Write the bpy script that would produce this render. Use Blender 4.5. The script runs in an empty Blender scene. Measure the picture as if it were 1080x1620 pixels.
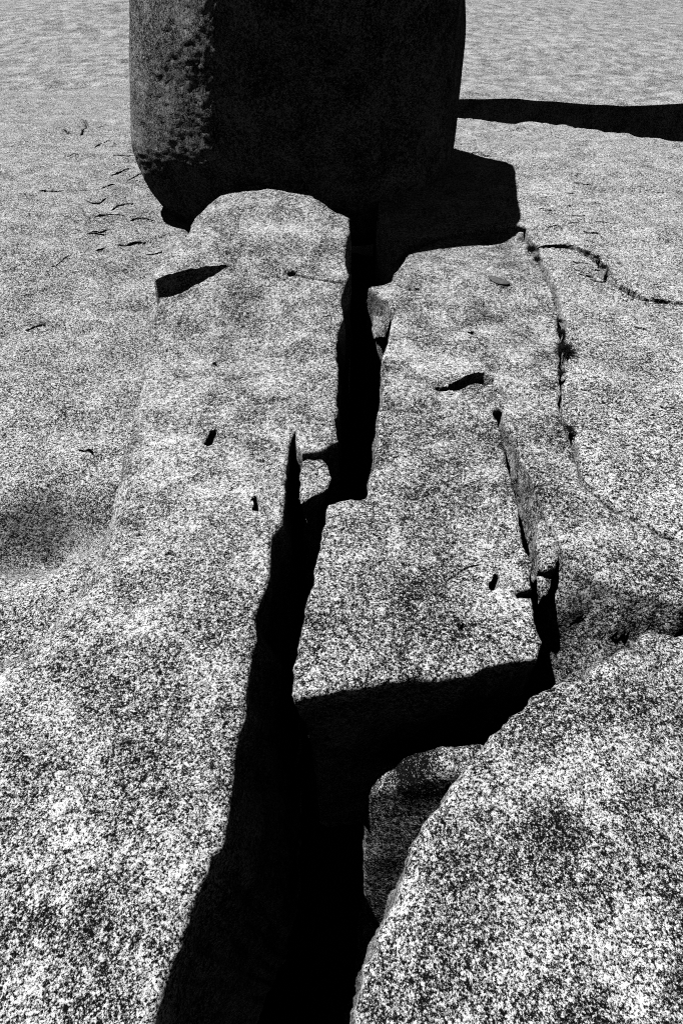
import bpy, math, random
import numpy as np
from mathutils import Vector
from mathutils.geometry import delaunay_2d_cdt

random.seed(7); rng = np.random.default_rng(7)
scene = bpy.context.scene
col = scene.collection

# ------------------------------------------------------------------ camera
CAM_H, PITCH, F = 1.7, math.radians(46.5), 844.0      # eye height, downward tilt, focal length in photo pixels
cam = bpy.data.cameras.new('camera'); cam_o = bpy.data.objects.new('camera', cam); col.objects.link(cam_o)
cam.sensor_fit = 'VERTICAL'; cam.sensor_height = 24; cam.lens = 24*F/1620; cam.clip_start = .02; cam.clip_end = 3000
cam_o.location = (0, 0, CAM_H); cam_o.rotation_euler = (math.pi/2-PITCH, 0, 0)
scene.camera = cam_o
scene.render.resolution_x, scene.render.resolution_y = 682, 1024

# ------------------------------------------------------------------ light
EL = math.radians(62); AZ = math.atan2(-.75, .66)     # high sun, behind the boulder and to the left
SUN_DIR = Vector((math.sin(AZ)*math.cos(EL), math.cos(AZ)*math.cos(EL), math.sin(EL)))
sun = bpy.data.lights.new('sun', 'SUN'); sun.energy = 5.0; sun.angle = math.radians(.5); sun.color = (1, 1, 1)
so = bpy.data.objects.new('sun', sun); col.objects.link(so); so.location = SUN_DIR*30
so.rotation_euler = SUN_DIR.to_track_quat('Z', 'Y').to_euler()
w = bpy.data.worlds.new('World'); scene.world = w; w.use_nodes = True
nt = w.node_tree; bg = nt.nodes['Background']; bg.inputs['Strength'].default_value = .05
sky = nt.nodes.new('ShaderNodeTexSky'); sky.sky_type = 'NISHITA'; sky.sun_disc = False
sky.sun_elevation = EL; sky.sun_rotation = AZ; sky.altitude = 3000; sky.air_density = .3; sky.dust_density = .0
sep = nt.nodes.new('ShaderNodeSeparateColor')          # red-filtered monochrome film: only the red of the sky counts
nt.links.new(sky.outputs[0], sep.inputs[0]); nt.links.new(sep.outputs[0], bg.inputs['Color'])
vs = scene.view_settings; vs.view_transform = 'Standard'; vs.look = 'None'; vs.exposure = 0.0; vs.gamma = 1
scene.cycles.max_bounces = 4; scene.cycles.diffuse_bounces = 0      # the print is crushed to black in the shade: no bounced light
scene.cycles.use_denoising = False
scene.cycles.filter_width = 1.1

# ------------------------------------------------------------------ numeric helpers
def _hash(ix, iy, iz, seed):
    h = (ix.astype(np.int64)*374761393 + iy.astype(np.int64)*668265263 + iz.astype(np.int64)*2147483647 + seed*1274126177) & 0xffffffff
    h = ((h ^ (h >> 13))*1274126177) & 0xffffffff
    h = h ^ (h >> 16)
    return (h & 0xffff)/32767.5 - 1
def vnoise(p, seed=0):
    p = np.asarray(p, float); i = np.floor(p); f = p-i; f = f*f*(3-2*f); i = i.astype(np.int64); r = 0
    for dx in (0, 1):
        for dy in (0, 1):
            for dz in (0, 1):
                wt = (f[:, 0] if dx else 1-f[:, 0])*(f[:, 1] if dy else 1-f[:, 1])*(f[:, 2] if dz else 1-f[:, 2])
                r = r + wt*_hash(i[:, 0]+dx, i[:, 1]+dy, i[:, 2]+dz, seed)
    return r
def fbm(p, scale, octs=4, seed=0, gain=.5):
    p = np.asarray(p, float)
    if p.shape[1] == 2: p = np.c_[p, np.zeros(len(p))]
    r = 0; a = 1.; s = scale
    for o in range(octs):
        r = r + a*vnoise(p*s+17.3*o, seed+o); a *= gain; s *= 2.03
    return r
def sstep(a, b, x): t = np.clip((x-a)/(b-a), 0, 1); return t*t*(3-2*t)
cp, sp = math.cos(PITCH), math.sin(PITCH)
def px2w(uv, h, it=14):
    """points of the photograph -> world points on the height field h(xy)"""
    uv = np.asarray(uv, float); a = (uv[:, 0]-540)/F; b = -(uv[:, 1]-810)/F
    d = np.c_[a, cp+b*sp, -sp+b*cp]
    z = np.zeros(len(uv))
    for k in range(it):
        t = (z-CAM_H)/d[:, 2]; xy = d[:, :2]*t[:, None]
        z = .4*z + .6*h(xy)
    return xy
def w2px(x, y, z):
    D = y*cp+(CAM_H-z)*sp; return 540+F*x/D, 810-F*(y*sp-(CAM_H-z)*cp)/D
def densify(P, step):
    """closed polyline with columns u,v,params.. resampled"""
    P = np.asarray(P, float); out = []
    for i in range(len(P)):
        a, b = P[i], P[(i+1) % len(P)]
        n = max(1, int(np.hypot(*(b-a)[:2])/step))
        for k in range(n): out.append(a+(b-a)*k/n)
    return np.array(out)
def seg_dist(p, A, B, chunk=4000):
    d = np.empty(len(p)); idx = np.empty(len(p), int); tt = np.empty(len(p))
    AB = B-A; L2 = (AB**2).sum(1)+1e-12
    for s in range(0, len(p), chunk):
        q = p[s:s+chunk, None, :]-A[None]
        t = np.clip((q*AB).sum(2)/L2, 0, 1)
        dd = ((q-t[..., None]*AB)**2).sum(2); k = dd.argmin(1); r = np.arange(len(k))
        d[s:s+chunk] = np.sqrt(dd[r, k]); idx[s:s+chunk] = k; tt[s:s+chunk] = t[r, k]
    return d, idx, tt
def inside(p, Q, chunk=4000):
    out = np.empty(len(p), bool); A = Q; B = np.roll(Q, -1, 0)
    for s in range(0, len(p), chunk):
        x = p[s:s+chunk, None, 0]; y = p[s:s+chunk, None, 1]
        c = ((A[:, 1] > y) != (B[:, 1] > y)) & (x < (B[:, 0]-A[:, 0])*(y-A[:, 1])/(B[:, 1]-A[:, 1]+1e-30)+A[:, 0])
        out[s:s+chunk] = (c.sum(1) % 2) == 1
    return out

# ------------------------------------------------------------------ materials
def granite(name, bump=.5, scale=1., tone=0., seed=0., contrast=1.4, blotch=1., stains_shade=(), coarse=1.):
    m = bpy.data.materials.new(name); m.use_nodes = True; n = m.node_tree.nodes; l = m.node_tree.links
    b = n['Principled BSDF']; b.inputs['Roughness'].default_value = .85; b.inputs['Specular IOR Level'].default_value = .0
    tc = n.new('ShaderNodeTexCoord'); mp = n.new('ShaderNodeMapping'); mp.inputs['Location'].default_value = (seed, seed*1.7, seed*.3)
    l.new(tc.outputs['Object'], mp.inputs[0]); V = mp.outputs[0]
    def noise(sc, det, ro, dist=0.):
        t = n.new('ShaderNodeTexNoise'); t.inputs['Scale'].default_value = sc*scale; t.inputs['Detail'].default_value = det
        t.inputs['Roughness'].default_value = ro; t.inputs['Distortion'].default_value = dist; l.new(V, t.inputs['Vector']); return t.outputs['Fac']
    def vor(sc, dis):
        t = n.new('ShaderNodeTexVoronoi'); t.inputs['Scale'].default_value = sc*scale; t.inputs['Randomness'].default_value = 1
        wn = n.new('ShaderNodeTexNoise'); wn.inputs['Scale'].default_value = sc*scale*1.6; wn.inputs['Detail'].default_value = 2; l.new(V, wn.inputs['Vector'])
        mx = n.new('ShaderNodeVectorMath'); mx.operation = 'MULTIPLY_ADD'; l.new(wn.outputs['Color'], mx.inputs[0])
        mx.inputs[1].default_value = (dis/(sc*scale),)*3; l.new(V, mx.inputs[2]); l.new(mx.outputs[0], t.inputs['Vector'])
        s = n.new('ShaderNodeSeparateColor'); l.new(t.outputs['Color'], s.inputs[0]); return s.outputs[0]
    def math_(op, a, c, d=None):
        t = n.new('ShaderNodeMath'); t.operation = op
        for i, x in enumerate((a, c, d)):
            if x is None: continue
            if isinstance(x, (int, float)): t.inputs[i].default_value = x
            else: l.new(x, t.inputs[i])
        return t.outputs[0]
    cr1 = vor(112, 1.3)                 # crystals about 7 mm
    cr2 = vor(235, 1.3)                 # smaller grains
    cr3 = vor(62, 1.8)                  # scattered dark mica books
    fine = noise(135, 3, .8, .6)
    speck = noise(190, 2, .6, .8)
    mid = noise(28, 4, .6, .3)
    big = noise(3.2, 4, .62, .3)
    s = math_('MULTIPLY_ADD', cr1, .46, -.23)
    s = math_('ADD', s, math_('MULTIPLY_ADD', cr2, .42, -.21))
    s = math_('ADD', s, math_('MULTIPLY_ADD', fine, 1.5, -.75))
    s = math_('ADD', s, math_('MULTIPLY_ADD', mid, .5*blotch, -.25*blotch))
    s = math_('ADD', s, math_('MULTIPLY_ADD', big, .8*blotch, -.4*blotch))
    s = math_('MULTIPLY_ADD', s, contrast, .5+tone)
    sk = math_('MINIMUM', math_('MULTIPLY', math_('ABSOLUTE', math_('ADD', speck, -.5), 0), 14), 1.)
    sk = math_('MAXIMUM', sk, math_('MULTIPLY_ADD', mid, 5, -2.1))
    s = math_('ADD', s, math_('MULTIPLY', math_('ADD', math_('MINIMUM', sk, 1.), -1.), .34))
    s = math_('ADD', s, math_('MULTIPLY', math_('GREATER_THAN', cr3, .84), -.17))
    if stains_shade:
        ge = n.new('ShaderNodeNewGeometry')
        for (sx, sy, sz, rad, amt) in stains_shade:
            q = n.new('ShaderNodeVectorMath'); q.operation = 'DISTANCE'; l.new(ge.outputs['Position'], q.inputs[0]); q.inputs[1].default_value = (sx, sy, sz)
            fall = math_('SUBTRACT', math_('MULTIPLY_ADD', mid, 1.6, .2), math_('DIVIDE', q.outputs['Value'], rad))
            fall = math_('MINIMUM', math_('MAXIMUM', fall, 0.), 1.)
            s = math_('ADD', s, math_('MULTIPLY', fall, amt))
    r = n.new('ShaderNodeValToRGB'); l.new(s, r.inputs[0]); e = r.color_ramp.elements
    e[0].position = .27; e[0].color = (.006,)*3+(1,)
    e[1].position = .84; e[1].color = (.88,)*3+(1,)
    for p_, c_ in ((.345, .03), (.41, .17), (.50, .30), (.62, .44), (.72, .66)):
        k = e.new(p_); k.color = (c_,)*3+(1,)
    l.new(r.outputs[0], b.inputs['Base Color'])
    b1 = n.new('ShaderNodeBump'); b1.inputs['Strength'].default_value = bump; b1.inputs['Distance'].default_value = .004
    l.new(math_('ADD', fine, math_('MULTIPLY', cr1, .35)), b1.inputs['Height'])
    b2 = n.new('ShaderNodeBump'); b2.inputs['Strength'].default_value = bump*coarse; b2.inputs['Distance'].default_value = .02
    l.new(mid, b2.inputs['Height']); l.new(b2.outputs[0], b1.inputs['Normal']); l.new(b1.outputs[0], b.inputs['Normal'])
    return m
def plain(name, c, rough=.9):
    m = bpy.data.materials.new(name); m.use_nodes = True; n = m.node_tree.nodes; l = m.node_tree.links; b = n['Principled BSDF']
    b.inputs['Roughness'].default_value = rough; b.inputs['Specular IOR Level'].default_value = .0
    t = n.new('ShaderNodeTexNoise'); t.inputs['Scale'].default_value = 60; t.inputs['Detail'].default_value = 5
    tc = n.new('ShaderNodeTexCoord'); l.new(tc.outputs['Object'], t.inputs['Vector'])
    r = n.new('ShaderNodeValToRGB'); l.new(t.outputs['Fac'], r.inputs[0]); r.color_ramp.elements[0].position = .3; r.color_ramp.elements[1].position = .7
    r.color_ramp.elements[0].color = (c*.55,)*3+(1,); r.color_ramp.elements[1].color = (c*1.5,)*3+(1,)
    l.new(r.outputs[0], b.inputs['Base Color']); return m
def st(u, v, r, amt):      # a patch of lichen, a pale knot of feldspar or a spot of painted shade at a place on the slabs
    p = px2w([(u, v)], lambda q: q[:, 0]*0); return (float(p[0, 0]), float(p[0, 1]), 0., r, amt)
M_left = granite('granite_pale', scale=1.5, contrast=1.6, seed=3.1, tone=.05, stains_shade=[st(270, 872, .07, -.2), st(470, 600, .10, .16), st(440, 1190, .12, .12), st(190, 1080, .06, -.2), st(450, 1100, .2, .08), st(380, 480, .22, -.1), st(262, 500, .12, -.16), st(238, 560, .12, -.18), st(228, 620, .11, -.16), st(212, 680, .10, -.14)])
M_mid = granite('granite_mottled', scale=1.35, contrast=1.5, seed=8.4, tone=.0, stains_shade=[st(640, 940, .24, -.17), st(690, 860, .16, -.12), st(740, 690, .22, -.14), st(800, 770, .10, -.2), st(620, 1010, .05, .2), st(745, 880, .09, .14), st(640, 560, .2, .08), st(830, 700, .1, -.1), (.92, 1.12, -.3, .36, -.2), (.85, 1.45, -.15, .12, -.2)])  # the last two spots paint shade onto the flank right of the slit
M_back = granite('granite_back', scale=1.15, contrast=2.0, seed=12.9, tone=.05, blotch=.55, stains_shade=[st(930, 425, .25, -.12), st(900, 355, .3, -.08), st(870, 300, .5, .08)])
M_low = granite('granite_near', scale=1.6, contrast=1.6, seed=21.7, tone=.0, stains_shade=[st(880, 1300, .085, -.36), st(735, 1300, .03, .3), st(842, 1240, .03, .3), st(660, 1395, .09, .12)])
M_gnd = granite('granite_bedrock', scale=1.1, contrast=1.9, seed=31.2, tone=.03, blotch=.5, stains_shade=[(-1.5, 2.25, -.6, .32, -.32)])  # the spot paints the shade of the hollow at far left
M_hill = granite('granite_hill', scale=.8, seed=77., tone=.03, contrast=1.8, blotch=.8)
M_bld = granite('granite_boulder', seed=41.0, tone=.08, bump=3.0, coarse=.12)
M_grass = plain('dry_grass', .02)
M_flake = plain('flake', .13)
M_wood = plain('dark_wood', .012)
M_pit = granite('granite_dark', seed=65., tone=-.12, scale=1.4, stains_shade=[(.27, .63, -.35, .12, -.7)])  # the spot paints the middle slab's shadow onto the pit rock
M_soil = plain('soil', .02)

# ------------------------------------------------------------------ object helpers
def tag(o, label=None, cat=None, group=None, kind=None):
    if label: o['label'] = label
    if cat: o['category'] = cat
    if group: o['group'] = group
    if kind: o['kind'] = kind
    return o
def link_mesh(name, verts, faces, mat, base=None):
    verts = np.asarray(verts, float)
    if base is None:
        base = np.array([verts[:, 0].mean(), verts[:, 1].mean(), verts[:, 2].min()])
    me = bpy.data.meshes.new(name); me.from_pydata((verts-base).tolist(), [], faces); me.validate(); me.update()
    me.materials.append(mat)
    me.polygons.foreach_set('use_smooth', [True]*len(me.polygons))
    o = bpy.data.objects.new(name, me); o.location = base; col.objects.link(o); return o

def rock_slab(name, outline, h, mat, depth=1.8, step=5., grid=7., grooves=(), steps=(), rough=.012, seed=0, edge_rough=.006, wall_rough=.03, uvbox=None, world=False):
    """outline rows: u, v, run (how far the foot of the flank lies outside the edge), drop (height over which it runs out), round (edge radius)"""
    full = []
    for r in outline:
        r = tuple(r); d = (0., .5, .025); full.append(r+d[len(r)-2:])
    O = densify(full, step)
    Q = O[:, :2].copy() if world else px2w(O[:, :2], h)
    # weathered outline
    nx = fbm(Q, 9, 5, seed+50, .62); ny = fbm(Q, 9, 5, seed+80, .62)
    D = np.hypot(Q[:, 0], Q[:, 1])
    Q = Q + np.c_[nx, ny]*(edge_rough*(1+.25*D))[:, None]
    A, B = Q, np.roll(Q, -1, 0)
    # interior points, laid out on a jittered lattice
    u0, u1, v0, v1 = uvbox or (O[:, 0].min(), O[:, 0].max(), O[:, 1].min(), O[:, 1].max())
    uu, vv = np.meshgrid(np.arange(u0, u1, grid), np.arange(v0, v1, grid))
    g = np.c_[uu.ravel(), vv.ravel()] + rng.uniform(-.4, .4, (uu.size, 2))*grid
    off = (g[:, 0] < -30) | (g[:, 0] > 1110) | (g[:, 1] > 1650)
    g = g if world else g[~off | (rng.random(len(g)) < .25)]
    P = g if world else px2w(g, h)
    extra = []
    # rings just inside the edge
    T = np.roll(Q, -1, 0)-np.roll(Q, 1, 0); T /= np.linalg.norm(T, axis=1)[:, None]+1e-12
    area = .5*(A[:, 0]*B[:, 1]-B[:, 0]*A[:, 1]).sum()
    Nn = np.c_[T[:, 1], -T[:, 0]]*(1 if area > 0 else -1)        # outward
    for k in (.12, .35, .7, 1.1): extra.append(Q-Nn*(O[:, 4]*k)[:, None])
    GR = []
    for (pl, wd, dp) in grooves:
        pl = np.asarray(pl, float); pts = []
        for _ in range(2 if len(pl) > 2 else 0):
            a_, b_ = pl[:-1], pl[1:]; mid_ = np.empty((2*len(a_), 2)); mid_[0::2] = .75*a_+.25*b_; mid_[1::2] = .25*a_+.75*b_; pl = np.concatenate([pl[:1], mid_, pl[-1:]])
        for i in range(len(pl)-1):
            n = max(2, int(np.hypot(*(pl[i+1]-pl[i]))/4))
            for k in range(n): pts.append(pl[i]+(pl[i+1]-pl[i])*k/n)
        pts.append(pl[-1]); pts = np.array(pts)
        W = px2w(pts, h); W = W+np.c_[fbm(W, 9, 4, seed+7), fbm(W, 9, 4, seed+9)]*.010
        t = np.gradient(W, axis=0); t /= np.linalg.norm(t, axis=1)[:, None]+1e-9; nn = np.c_[t[:, 1], -t[:, 0]]
        s = np.linspace(0, 1, len(W)); tap = np.minimum(1, np.minimum(s, 1-s)*4+.08)
        tap = tap*(1+.5*vnoise(np.c_[W*7, np.zeros(len(W))], seed+3))
        for k in (-1.3, -1, -.75, -.45, 0, .45, .75, 1, 1.3): extra.append(W+nn*(k*wd*tap)[:, None])
        GR.append((W, wd*tap, dp*tap))
    ST = []
    for (pl, amps, reach) in steps:
        W = px2w(np.asarray(pl, float), h); cum = np.r_[0, np.cumsum(np.linalg.norm(np.diff(W, axis=0), axis=1))]
        s = np.linspace(0, cum[-1], max(8, int(cum[-1]/.008))); Wd = np.c_[np.interp(s, cum, W[:, 0]), np.interp(s, cum, W[:, 1])]
        ad = np.interp(s, cum, amps); Wd = Wd + np.c_[fbm(Wd, 14, 3, seed+31), fbm(Wd, 14, 3, seed+37)]*.008
        t = np.gradient(Wd, axis=0); t /= np.linalg.norm(t, axis=1)[:, None]+1e-9; nn = np.c_[-t[:, 1], t[:, 0]]
        if nn[:, 1].mean() < 0: nn = -nn                          # the far side is the raised one
        for k in (-.02, 0, .004, .012, .03, .06): extra.append(Wd+nn*k)
        ST.append((Wd, nn, ad, reach))
    E = np.concatenate(extra)
    d, _, _ = seg_dist(E, A, B); ok = inside(E, Q) & (d > .0015)
    if GR or ST: pass
    E = E[ok]
    d, _, _ = seg_dist(P, A, B); P = P[inside(P, Q) & (d > .004)]
    pts = np.concatenate([Q, E, P])
    res = delaunay_2d_cdt([Vector(p) for p in pts.tolist()], [], [list(range(len(Q)))], 1, 1e-5)
    vxy = np.array([tuple(v) for v in res[0]]); tris = [tuple(f) for f in res[2]]
    # heights
    z = h(vxy) + rough*fbm(vxy, 4., 6, seed, .55)
    d, idx, _ = seg_dist(vxy, A, B)
    R = O[idx, 4]; q = np.clip(1-d/R, 0, 1); z0 = z.copy(); z = z - R*(1-np.sqrt(np.clip(1-q*q, 0, 1)))*.9
    gn = fbm(vxy, 45, 2, seed+19) if GR else 0
    for W, wd, dp in GR:
        dd, ii, _ = seg_dist(vxy, W[:-1], W[1:]); dd = dd + wd[ii]*.07*gn*(dd < 3*wd[ii]); z = z - dp[ii]*np.clip(1.9*(1-dd/(wd[ii]+1e-6)), 0, 1)
    for Wd, nn, ad, reach in ST:
        dd, ii, tt = seg_dist(vxy, Wd[:-1], Wd[1:]); side = ((vxy-Wd[ii])*nn[ii]).sum(1)
        endf = np.where(((ii == 0) & (tt <= 0)) | ((ii == len(Wd)-2) & (tt >= 1)), np.exp(-dd/.03), 1)
        z = z + np.where(side > .002, ad[ii]*np.exp(-(dd/reach)**1.5), 0)*endf
    # flanks from the real border of the triangulation
    from collections import defaultdict
    ec = defaultdict(int); nxt = {}
    tris2 = []
    for t in tris:
        a, b, c = t
        if (vxy[b][0]-vxy[a][0])*(vxy[c][1]-vxy[a][1])-(vxy[c][0]-vxy[a][0])*(vxy[b][1]-vxy[a][1]) < 0: t = (a, c, b)
        tris2.append(t)
        for k in range(3): ec[(t[k], t[(k+1) % 3])] += 1
    bnd = [(a, b) for (a, b) in ec if (b, a) not in ec]
    for a, b in bnd: nxt[a] = b
    verts = np.c_[vxy, z]; faces = list(tris2); V = [verts]; n = len(verts)
    seen = set()
    for a0 in list(nxt):
        if a0 in seen: continue
        loop = [a0]; seen.add(a0); c = nxt[a0]
        while c != a0 and c in nxt and c not in seen: loop.append(c); seen.add(c); c = nxt[c]
        if len(loop) < 12: continue
        L = vxy[loop]; zz = z[loop]
        t = np.roll(L, -1, 0)-np.roll(L, 1, 0); t /= np.linalg.norm(t, axis=1)[:, None]+1e-9
        nn = np.c_[t[:, 1], -t[:, 0]]; sm = nn*0
        for k in range(-5, 6): sm += np.roll(nn, k, 0)
        sm /= np.linalg.norm(sm, axis=1)[:, None]+1e-9
        _, ii, _ = seg_dist(L, A, B); run, drop = O[ii, 2], O[ii, 3]
        for k in range(3):
            run = (np.roll(run, 1)+run+np.roll(run, -1))/3
        prev = list(loop)
        ds = np.array([.006, .018, .04, .07, .11, .16, .22, .3, .4, .52, .66, .82, 1.0, 1.3, 1.6, 2.0])
        ds = ds[ds < depth].tolist()+[depth]
        for dk in ds:
            o = run*np.clip(dk/drop, 0, 1)
            if dk > .03:
                p3 = np.c_[L*1.0, np.full(len(L), dk*.6)]
                nz = fbm(p3, 7, 5, seed+11, .6)
                o = o + wall_rough*nz*min(1, dk/.12)*np.where(run > .02, 1, .6)
            zc = zz-dk
            V.append(np.c_[L+sm*o[:, None], zc]); cur = list(range(n, n+len(loop))); n += len(loop)
            m_ = len(loop)
            for k in range(m_):
                k2 = (k+1) % m_; faces.append((prev[k2], prev[k], cur[k], cur[k2]))
            prev = cur
    o = link_mesh(name, np.concatenate(V), faces, mat); o.data.set_sharp_from_angle(angle=math.radians(52)); return o

# ------------------------------------------------------------------ height fields (metres)
def wob(p, a, s, seed): return a*fbm(p, s, 3, seed)
def h_left(p):
    x, y = p[:, 0], p[:, 1]
    return .44*sstep(2.7, 4.9, y) - .10*sstep(-.35, -1.5, x)*sstep(.6, 2.4, y) + wob(p, .022, 1.3, 1) - .10*np.exp(-(((x+.55)/.28)**2+((y-3.25)/.45)**2))
def h_mid(p):
    x, y = p[:, 0], p[:, 1]
    return .0 + wob(p, .022, 1.5, 5) - .05*np.exp(-(((x-.55)/.3)**2+((y-1.45)/.3)**2)) - .05*sstep(3.9, 5.2, y)
def h_back(p):
    x, y = p[:, 0], p[:, 1]
    return -.02 + .05*sstep(2., 4., x) + wob(p, .03, .9, 9) - .10*sstep(1.2, .2, x)*sstep(6.5, 5, y) - .012*np.maximum(0, y-8)**2
def h_low(p):
    x, y = p[:, 0], p[:, 1]
    return -.03 + wob(p, .02, 1.7, 13) + .05*sstep(.2, .9, x)
def h_gnd(p):
    x, y = p[:, 0], p[:, 1]
    z = -.47 + .25*sstep(-1.6, -3.2, x)*sstep(3, 7, y) - .12*sstep(5.6, 4.2, y) + wob(p, .04, .8, 21)
    z = z - .40*np.exp(-(((x+1.80)/.36)**2+((y-2.08)/.24)**2))
    return z - .006*np.maximum(0, y-9)**2

# ------------------------------------------------------------------ ground of bedrock on the left and behind
G = []
for (u, v, n_) in [(140, 205, 3), (150, 232, 3), (180, 250, 3), (170, 275, 4), (200, 284, 4), (150, 300, 3), (135, 318, 3), (175, 333, 3), (150, 345, 4), (205, 352, 3), (145, 367, 3),
                   (185, 392, 4), (230, 400, 3), (150, 402, 3), (140, 372, 3), (60, 300, 4), (80, 420, 4), (40, 520, 3), (95, 250, 3)]:
    q = [(u, v)]
    for k in range(n_): q.append((q[-1][0]+random.uniform(7, 13), q[-1][1]+random.uniform(-4.5, 2.5)))
    G.append((q, random.uniform(.008,.022), .08))
G.append(([(124, 712), (132, 716), (140, 713), (150, 720)], .007, .05))
G.append(([(100, 208), (125, 215), (140, 200), (133, 190)], .03, .06))
rock = rock_slab('rock_ground', [(-700, 130), (210, 120), (560, 150), (556, 300), (550, 400), (520, 480), (440, 500), (330, 600), (300, 900), (60, 1150), (-900, 1150)], h_gnd, M_gnd,
                 depth=3, step=12, grid=7, grooves=G, rough=.03, seed=101)
tag(rock, kind='structure')

# ------------------------------------------------------------------ the four big slabs
left = [(298, 380, 0, .5, .05), (303, 350, 0, .5, .06), (325, 320, 0, .5, .08), (345, 306, 0, .5, .08), (380, 296, 0, .5, .08), (420, 294, 0, .5, .08), (460, 297, 0, .5, .08),
    (498, 305, 0, .5, .06), (520, 325, 0, .5, .04), (540, 336, 0, .5, .03), (553, 342),
    (551, 380), (548, 402), (550, 430), (545, 455), (540, 480), (543, 500), (538, 520), (532, 545), (534, 575), (536, 600), (530, 625), (537, 645), (530, 660), (538, 692),
    (528, 700), (510, 710), (478, 716), (472, 708), (466, 683), (460, 705), (456, 730), (451, 765), (450, 800), (446, 830), (433, 845), (427, 880), (422, 930), (410, 962),
    (404, 1000, .04), (400, 1040, .06), (395, 1070, .06), (390, 1110, .08), (388, 1140, .08), (378, 1170, .08), (370, 1200, .08), (367, 1235, .08), (361, 1275, .08), (355, 1325, .08), (350, 1350, .08),
    (336, 1362, .08), (326, 1385, .08), (312, 1420, .08), (304, 1445, .06), (285, 1500, .06), (262, 1560, .04), (240, 1640), (215, 1800), (200, 2000),
    (-500, 2000), (-500, 1180, .3, .5, .2), (20, 1010, .25, .4, .2), (100, 925, .25, .4, .2), (128, 885, .22, .4, .2), (146, 845, .22, .4, .18), (162, 800, .2, .4, .16), (186, 730, .12, .4, .09),
    (205, 670, .09, .4, .07), (218, 610, .07, .4, .06), (224, 560, .05, .4, .06), (237, 510, .04, .4, .05), (251, 472, .02, .4, .05), (247, 445, 0, .5, .025), (262, 405, 0, .5, .03), (281, 384, 0, .5, .03)]
o = rock_slab('granite_slab', left, h_left, M_left, depth=1.9, grid=5, seed=201,
    grooves=[([(329, 704), (334, 690), (341, 681)], .022, .07), ([(404, 783), (406, 803)], .011, .07), ([(454, 434), (462, 433), (468, 430)], .02, .03),
             ([(470, 436), (490, 440), (510, 443), (545, 448)], .014, .02), ([(262, 872), (272, 876), (284, 874)], .014, .012), ([(334, 577), (340, 574)], .012, .03),
             ([(300, 372), (330, 375), (352, 384)], .006, .012), ([(358, 408), (361, 400)], .012, .04), ([(440, 600), (452, 612)], .006, .01)],
    steps=[([(240, 466), (262, 465), (282, 458), (300, 449), (335, 434), (364, 421)], [.10, .11, .10, .085, .05, 0], .55)])
tag(o, 'long pale granite slab along the left of the crack with a dark undercut step near its far end', 'rock')

mid = [(583, 456), (600, 452), (618, 441), (636, 416), (650, 398), (690, 380), (740, 368), (790, 364), (815, 363), (828, 362), (837, 388), (851, 412), (862, 432), (872, 456), (880, 480), (884, 505), (886, 530), (884, 560), (885, 600),
    (886, 640), (893, 670), (901, 692), (915, 730), (922, 765), (958, 800), (1050, 850), (1300, 930), (1500, 955), (1500, 975), (1200, 972), (1080, 960, .32, .5, .05), (1000, 938, .30, .5, .05), (955, 920, .22, .6, .05), (928, 905, .23, .6, .045), (906, 888, .19, .6, .04), (893, 865, .16, .6, .035),
    (880, 842, .12, .6, .03), (866, 812, .08, .6, .03), (850, 782, .05, .5, .03), (838, 748, .02, .4, .03), (822, 715, .02, .3, .03), (809, 685, .0, .3), (799, 668), (797, 648), (791, 646), (780, 652), (785, 663), (794, 682), (799, 706), (803, 735), (811, 770), (819, 800),
    (827, 830), (832, 860), (843, 888), (838, 905), (841, 930), (816, 936), (818, 941), (840, 941), (843, 960), (849, 990), (857, 1012), (856, 1040, .0, .5, .03),
    (830, 1042), (800, 1045), (770, 1053), (745, 1066), (720, 1068), (690, 1075), (650, 1073), (620, 1077), (595, 1085), (570, 1092), (545, 1093), (520, 1099), (490, 1106, -.05, .5), (468, 1112, -.08, .5),
    (463, 1095, -.08, .5), (466, 1075, -.08, .5), (465, 1050, -.08, .5), (472, 1030, -.08, .5), (472, 1012, -.08, .5), (480, 970, -.08, .5), (490, 925, -.08, .5), (500, 880, -.08, .5), (510, 830, -.08, .5), (516, 806), (521, 797), (535, 791), (552, 784), (565, 787), (577, 784), (581, 770), (583, 746), (590, 736), (592, 705), (597, 690), (598, 656),
    (602, 640), (603, 600), (607, 560), (612, 540), (618, 512), (621, 490), (612, 478), (596, 466)]
o = rock_slab('granite_slab', mid, h_mid, M_mid, depth=1.7, grid=5, seed=301,
    grooves=[([(780, 935), (783, 920), (786, 905)], .013, .06), ([(727, 984), (735, 990)], .016, .03), ([(708, 614), (722, 610), (738, 603), (757, 600), (779, 602)], .05, .12), ([(690, 612), (700, 617), (712, 612)], .02, .06), ([(776, 604), (783, 628), (790, 646)], .005, .01),
             ([(833, 515), (841, 519)], .026, .03), ([(744, 522), (746, 526)], .018, .06), ([(630, 452), (650, 457), (664, 458)], .02, .02), ([(800, 905), (812, 925), (822, 938)], .006, .012),
             ([(725, 800), (750, 812)], .006, .008), ([(700, 930), (735, 900), (760, 895)], .006, .010)],
    steps=[])
tag(o, 'broad mottled granite slab in the middle, split by a narrow dark slit on its right side', 'rock')

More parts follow.
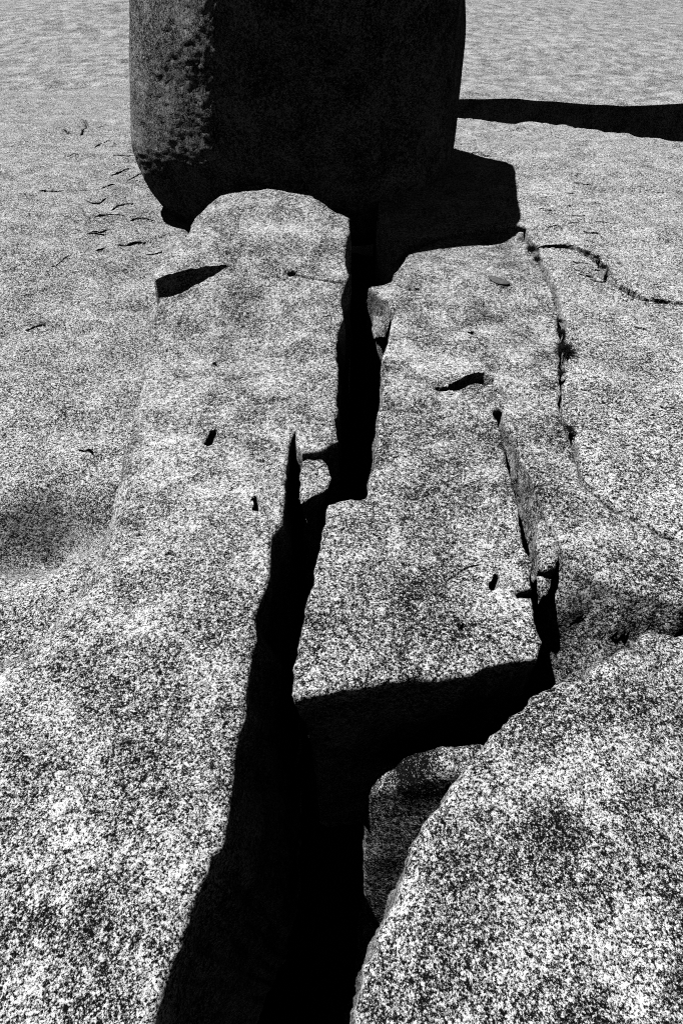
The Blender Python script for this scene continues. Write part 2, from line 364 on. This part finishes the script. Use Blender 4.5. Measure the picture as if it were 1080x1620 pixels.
# slab behind, right
back = [(630, 420), (640, 392), (668, 376), (690, 374), (740, 362), (790, 358), (815, 357), (832, 358), (846, 384), (858, 405), (868, 427), (879, 452), (888, 478), (893, 505), (895, 530), (893, 560), (892, 600),
    (892, 640), (900, 668), (906, 690), (918, 730), (925, 764), (963, 797), (1053, 845), (1300, 924), (1600, 960), (1900, 600), (1800, 300), (1400, 240), (1080, 222), (1000, 213), (955, 206), (900, 198), (850, 194), (800, 192), (745, 188), (700, 186), (600, 186), (600, 340)]
G = [([(838, 390), (858, 389), (880, 389), (905, 392), (925, 400), (944, 410), (952, 420), (957, 435), (975, 450), (1010, 470), (1060, 480), (1120, 490)], .030, .32),
     ([(745, 243), (757, 241), (765, 246), (773, 247)], .035, .16), ([(770, 238), (790, 244)], .01, .02)]
for (u, v) in [(865, 360), (890, 352), (920, 366), (905, 412), (930, 425), (915, 435), (935, 440), (900, 425), (880, 300), (930, 320), (850, 330), (900, 340), (940, 352), (925, 385), (860, 215), (800, 205), (905, 290), (1000, 380), (1020, 300), (1000, 520), (1040, 640)]:
    q = [(u, v)]
    for k in range(3): q.append((q[-1][0]+random.uniform(6, 11), q[-1][1]+random.uniform(-2, 4)))
    G.append((q, random.uniform(.008,.020), .08))
o = rock_slab('granite_slab', back, h_back, M_back, depth=2.2, grid=5, seed=401, grooves=G, rough=.02)
tag(o, 'wide sunlit granite slab in the upper right, carrying the boulder shadow and a curved crack', 'rock')

low = [(1300, 985), (1100, 988), (1000, 1020, 0, .5), (955, 1048, 0, .5), (930, 1065, 0, .5), (905, 1078, 0, .5), (880, 1086, 0, .5), (862, 1093, 0, .5), (840, 1106, 0, .5), (815, 1126, 0, .5), (795, 1142, 0, .5), (775, 1161, 0, .5), (762, 1176, 0, .5), (745, 1196, 0, .5), (728, 1216, 0, .5), (712, 1236, 0, .5),
    (700, 1256, 0, .5), (694, 1276, 0, .5), (680, 1296, 0, .5), (668, 1320, 0, .5), (655, 1341, 0, .5), (645, 1366, 0, .5), (630, 1400, 0, .5), (612, 1432, 0, .5), (590, 1480, 0, .5), (570, 1540), (555, 1640), (545, 1800), (540, 2000), (1500, 2000), (1500, 985)]
low = [r if len(r) < 5 else r for r in low]
o = rock_slab('granite_slab', [(r[0], r[1], r[2] if len(r) > 2 else 0, r[3] if len(r) > 3 else .5, .035) for r in low], h_low, M_low, depth=1.8, grid=5, seed=501, wall_rough=.03, edge_rough=.015)
tag(o, 'rounded granite slab filling the lower right corner with a smudge of dark lichen', 'rock')

def h_pit(p):
    x, y = p[:, 0], p[:, 1]
    return -.50 + .9*np.clip(x-.05, 0, .30) - 2.8*np.maximum(0, .60-y) + .03*fbm(p, 6, 4, 61)
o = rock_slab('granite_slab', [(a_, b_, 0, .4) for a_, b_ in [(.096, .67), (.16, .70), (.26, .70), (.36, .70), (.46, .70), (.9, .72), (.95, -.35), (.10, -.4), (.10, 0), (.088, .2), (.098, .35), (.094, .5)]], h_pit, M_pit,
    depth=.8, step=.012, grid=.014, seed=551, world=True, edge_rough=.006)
tag(o, 'dim weathered rock down in the pit, left of the lower right slab', 'rock')

# ------------------------------------------------------------------ small broken blocks caught in the cracks
o = rock_slab('granite_block', [(476, 728, -.10, .35, .012), (486, 724, -.10, .35, .012), (500, 726, -.10, .35, .012), (512, 724, -.10, .35, .012), (521, 735, -.10, .35, .012), (526, 755, -.10, .35, .012), (520, 770, -.10, .35, .012), (508, 778, -.10, .35, .012), (490, 786, -.10, .35, .012), (473, 797, -.10, .35, .012), (470, 785, -.10, .35, .012), (474, 760, -.10, .35, .012)], lambda p: h_left(p)-.035, M_left, depth=.5, step=4, grid=4, seed=601)
tag(o, 'small granite block wedged at the head of the lower crack beside the long slab', 'rock')
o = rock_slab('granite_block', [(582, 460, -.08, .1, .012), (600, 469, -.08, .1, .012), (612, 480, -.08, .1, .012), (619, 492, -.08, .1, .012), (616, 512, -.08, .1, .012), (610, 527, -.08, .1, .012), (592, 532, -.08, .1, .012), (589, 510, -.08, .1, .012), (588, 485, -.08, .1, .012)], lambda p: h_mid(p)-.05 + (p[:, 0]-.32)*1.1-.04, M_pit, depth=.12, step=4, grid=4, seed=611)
tag(o, 'dim granite ledge sloping into the upper crack beside the near corner of the middle slab', 'rock')
o = rock_slab('granite_block', [(850, 828), (862, 818), (874, 822), (881, 850), (882, 885), (876, 902), (864, 905), (852, 898), (846, 862)], lambda p: h_mid(p)-.05, M_mid, depth=.45, step=4, grid=4, seed=621)
tag(o, 'upright oval granite block lodged against the sloping flank right of the slit', 'rock')
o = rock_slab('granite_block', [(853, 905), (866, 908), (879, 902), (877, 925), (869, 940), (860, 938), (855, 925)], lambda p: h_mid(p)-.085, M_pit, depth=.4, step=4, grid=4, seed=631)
tag(o, 'smallest granite block, just below the oval block in the slit', 'rock')

# ------------------------------------------------------------------ the boulder
rings = [(-.62, [(-1.75, 6.75), (-1.0, 6.4), (-.3, 6.35), (.25, 6.4), (.7, 6.6), (.95, 6.9), (1.05, 7.3), (1.1, 7.7), (.6, 8.3), (-.4, 8.5), (-1.3, 8.3), (-1.8, 7.6)]),
         (-.40, [(-2.02, 6.6), (-1.1, 6.15), (-.3, 6.1), (.3, 6.15), (.8, 6.35), (1.1, 6.7), (1.22, 7.2), (1.32, 7.72), (.65, 8.5), (-.4, 8.7), (-1.5, 8.5), (-2.0, 7.8)]),
         (-.12, [(-2.28, 6.75), (-1.15, 5.98), (-.3, 5.98), (.3, 6.05), (.8, 6.3), (1.12, 6.7), (1.26, 7.2), (1.36, 7.74), (.7, 8.6), (-.4, 8.8), (-1.6, 8.6), (-2.15, 7.9)]),
         (.2, [(-2.40, 6.88), (-1.1, 5.84), (-.3, 5.84), (.28, 5.95), (.78, 6.2), (1.1, 6.6), (1.26, 7.15), (1.40, 7.78), (.7, 8.7), (-.4, 8.9), (-1.6, 8.7), (-2.2, 8.0)]),
         (1.0, [(-2.18, 6.95), (-1.05, 5.80), (-.35, 5.54), (.22, 5.7), (.72, 5.85), (1.02, 6.3), (1.18, 7.0), (1.40, 7.85), (.7, 8.7), (-.4, 8.9), (-1.6, 8.6), (-2.05, 8.0)]),
         (2.0, [(-1.90, 7.1), (-.95, 5.72), (-.42, 5.1), (.16, 5.45), (.6, 5.5), (.88, 5.96), (1.03, 6.87), (1.24, 7.9), (.6, 8.6), (-.4, 8.8), (-1.4, 8.5), (-1.8, 8.0)]),
         (2.25, [(-1.3, 7.1), (-.8, 6.3), (-.25, 5.9), (.1, 6.0), (.4, 6.1), (.6, 6.4), (.75, 6.9), (.85, 7.6), (.4, 8.2), (-.4, 8.4), (-1.1, 8.2), (-1.4, 7.8)]),
         (2.36, [(-.7, 6.9), (-.5, 6.8), (-.3, 6.7), (-.1, 6.7), (.0, 6.8), (.1, 6.9), (.15, 7.1), (.15, 7.4), (.0, 7.6), (-.4, 7.7), (-.7, 7.6), (-.8, 7.3)])]
zs = np.array([r[0] for r in rings]); RP = np.array([r[1] for r in rings])
NA, NZ = 420, 170
zk = np.concatenate([np.linspace(zs[i], zs[i+1], max(3, int(NZ*(zs[i+1]-zs[i])/2.9)), endpoint=False) for i in range(len(zs)-1)]+[[zs[-1]]])
V = []; aa = np.linspace(0, 12, NA, endpoint=False)
for zc in zk:
    k = min(len(zs)-2, max(0, np.searchsorted(zs, zc, 'right')-1)); t = (zc-zs[k])/(zs[k+1]-zs[k])
    P = RP[k]*(1-t)+RP[k+1]*t
    i0 = aa.astype(int) % 12; i1 = (i0+1) % 12; f = (aa-np.floor(aa)); f = (f+ (f*f*(3-2*f)))/2
    q = P[i0]*(1-f)[:, None]+P[i1]*f[:, None]
    V.append(np.c_[q, np.full(NA, zc)])
V = np.array(V)
for k in range(110): V[:, :, :2] = (np.roll(V[:, :, :2], 1, 1)+2*V[:, :, :2]+np.roll(V[:, :, :2], -1, 1))/4
for k in range(45): V[1:-1, :, :2] = (V[:-2, :, :2]+2*V[1:-1, :, :2]+V[2:, :, :2])/4
du = np.roll(V, -1, 1)-np.roll(V, 1, 1); dv = np.gradient(V, axis=0); N = np.cross(du, dv); N /= np.linalg.norm(N, axis=2)[..., None]+1e-9
fl = V.reshape(-1, 3)
lft = sstep(0, -1.4, fl[:, 0])
nz = .018*fbm(fl, 1.6, 2, 71) + .0022*fbm(fl, 12, 4, 73, .6) + .0*(1-2*np.abs(fbm(fl, 16, 3, 77))) + .004*lft*fbm(fl, 30, 4, 79, .7)
V = (fl + N.reshape(-1, 3)*nz[:, None]).reshape(V.shape)
nzr = len(zk); fc = []
for i in range(nzr-1):
    for j in range(NA):
        j2 = (j+1) % NA; fc.append((i*NA+j, i*NA+j2, (i+1)*NA+j2, (i+1)*NA+j))
fc.append(tuple(range((nzr-1)*NA, nzr*NA))); fc.append(tuple(reversed(range(NA))))
o = link_mesh('boulder', V.reshape(-1, 3), fc, M_bld)
tag(o, 'huge dark boulder standing behind the slabs, its shaded face towards the viewer', 'boulder')

# ------------------------------------------------------------------ tufts, flake
def zat(u, v, h): p = px2w([(u, v)], h); return float(p[0, 0]), float(p[0, 1]), float(h(p)[0])
def tuft(u, v, size, n, seed, label, group='dark tufts in the cracks', h=h_mid):
    x, y, z = zat(u, v, h); r = random.Random(seed); vs_, fs = [], []
    for k in range(n):
        a = r.uniform(0, 6.283); el = r.uniform(.05, 1.2); L = size*r.uniform(.45, 1.1); wd = .0022*r.uniform(.7, 1.4)
        bx, by = r.gauss(0, size*.12), r.gauss(0, size*.25); pr = (-math.sin(a)*wd, math.cos(a)*wd)
        s0 = len(vs_)
        for j in range(4):
            t = j/3; rr = L*t*math.cos(el)*(1+.25*t); zz = L*(t*math.sin(el)-.35*t*t); ww = 1-t*.85
            px_, py_ = x+bx+math.cos(a)*rr, y+by+math.sin(a)*rr; pz = z+max(zz, -.002)+.006
            vs_ += [(px_-pr[0]*ww, py_-pr[1]*ww, pz), (px_+pr[0]*ww, py_+pr[1]*ww, pz), (px_, py_, pz+.0025*ww)]
        for j in range(3):
            a_ = s0+3*j
            for e0, e1 in ((0, 1), (1, 2), (2, 0)): fs.append((a_+e0, a_+e1, a_+3+e1, a_+3+e0))
    o = link_mesh('grass_tuft', vs_, fs, M_grass, base=np.array([x, y, z])); tag(o, label, 'grass tuft', group); return o
tuft(893, 556, .10, 230, 1, 'large spiky dark grass tuft growing halfway along the right crack')
tuft(887, 528, .045, 160, 2, 'small dark tuft just above the large grass tuft')
tuft(884, 510, .03, 120, 6, 'little moss clump in the crack, second above the large grass tuft')
tuft(840, 396, .075, 240, 3, 'dark tuft where the two cracks meet at the corner of the boulder shadow')
tuft(848, 412, .05, 120, 7, 'thin sprig just below the meeting of the two cracks')
tuft(899, 680, .035, 160, 4, 'small dark clump at the lower end of the right crack')
tuft(886, 592, .04, 70, 5, 'sparse wisps in the crack below the large grass tuft')

tuft(928, 403, .05, 120, 8, 'dark clump added as shade at the bend of the curved crack', h=h_back)  # these three clumps are added to blacken the crack, which is only deep shade
tuft(942, 409, .045, 120, 9, 'dark clump added as shade in the curved crack, next after the bend', h=h_back)
tuft(953, 424, .05, 140, 10, 'dark clump added as shade in the curved crack nearest the right edge of the photo', h=h_back)

x, y, z = zat(787, 447, h_mid)
pts = [(-.085, .018), (-.05, .036), (0, .03), (.05, .028), (.082, .006), (.07, -.016), (.02, -.03), (-.02, -.024), (-.055, -.012)]
vs_, fs = [], []
cs, sn = math.cos(-.75), math.sin(-.75)
for lay, zz in enumerate((.003, .010)):
    for (a, b) in pts:
        b *= 1.35
        s_ = 1 if lay == 0 else .93; vs_.append((x+(a*cs*1.2-b*sn)*s_, y+(a*sn*1.2+b*cs)*s_, z+zz+.01*abs(a)/.08+random.uniform(0, .002)))
n = len(pts)
vs_.append((x, y, z+.012)); vs_.append((x, y, z+.003))
for k in range(n):
    k2 = (k+1) % n; fs.append((k, k2, n+k2, n+k)); fs.append((n+k, n+k2, 2*n)); fs.append((k2, k, 2*n+1))
o = link_mesh('rock_flake', vs_, fs, M_flake); tag(o, 'thin grey flake lying on the far part of the middle slab', 'rock flake')

# ------------------------------------------------------------------ floor of the cracks and the dark wooded valley beyond
n1 = 60; X, Y = np.meshgrid(np.linspace(-2.2, 4, n1), np.linspace(-2.2, 6.2, n1))
Z = -2.7+.12*fbm(np.c_[X.ravel(), Y.ravel()], 2, 4, 91)
fc = [(i*n1+j, i*n1+j+1, (i+1)*n1+j+1, (i+1)*n1+j) for i in range(n1-1) for j in range(n1-1)]
o = link_mesh('crack_floor', np.c_[X.ravel(), Y.ravel(), Z], fc, M_soil); tag(o, kind='structure')

nu, nv = 300, 120; U_, W_ = np.meshgrid(np.linspace(-60, 70, nu), np.arange(nv)); U_ = U_.ravel(); W_ = W_.ravel()
yf = 11.0+5.5*sstep(-1.5, 1.0, U_)+.25*fbm(np.c_[U_, U_*0], .3, 4, 98); k_ = np.maximum(0, W_-8)
yc = yf+k_*.10*(1+k_*.09); zt = -.62-.25*sstep(-1.5, 1, U_)+.05*(yc-yf)+.07*fbm(np.c_[U_, yc], .3, 6, 99, .6)+.5*fbm(np.c_[U_, yc], .05, 3, 96)*sstep(0, 20, yc-yf)
zc = np.where(W_ < 8, zt-7*(1-W_/8)**1.3, zt)
fc = [(i*nu+j, i*nu+j+1, (i+1)*nu+j+1, (i+1)*nu+j) for i in range(nv-1) for j in range(nu-1)]
o = link_mesh('rock_hill', np.c_[U_, yc, zc], fc, M_hill); o.data.set_sharp_from_angle(angle=math.radians(50)); tag(o, kind='structure')

n2 = 260; a = np.linspace(0, 2*math.pi, n2+1)[:-1]; rr = np.concatenate([[0, 4], np.geomspace(10, 900, 150)])
R_, A_ = np.meshgrid(rr, a, indexing='ij'); X = R_*np.cos(A_); Y = R_*np.sin(A_)
Z = -3.2-9*sstep(8, 40, R_.ravel()) + 3*fbm(np.c_[X.ravel(), Y.ravel()], .02, 4, 93)*sstep(12, 60, R_.ravel()) + .6*fbm(np.c_[X.ravel(), Y.ravel()], .5, 3, 94)
m = len(a); fc = [(i*m+j, i*m+(j+1) % m, (i+1)*m+(j+1) % m, (i+1)*m+j) for i in range(len(rr)-1) for j in range(m)]
fc = [f[::-1] for f in fc]
o = link_mesh('valley_ground', np.c_[X.ravel(), Y.ravel(), Z], fc, M_wood, base=np.array([0, 0, 0])); tag(o, kind='structure')
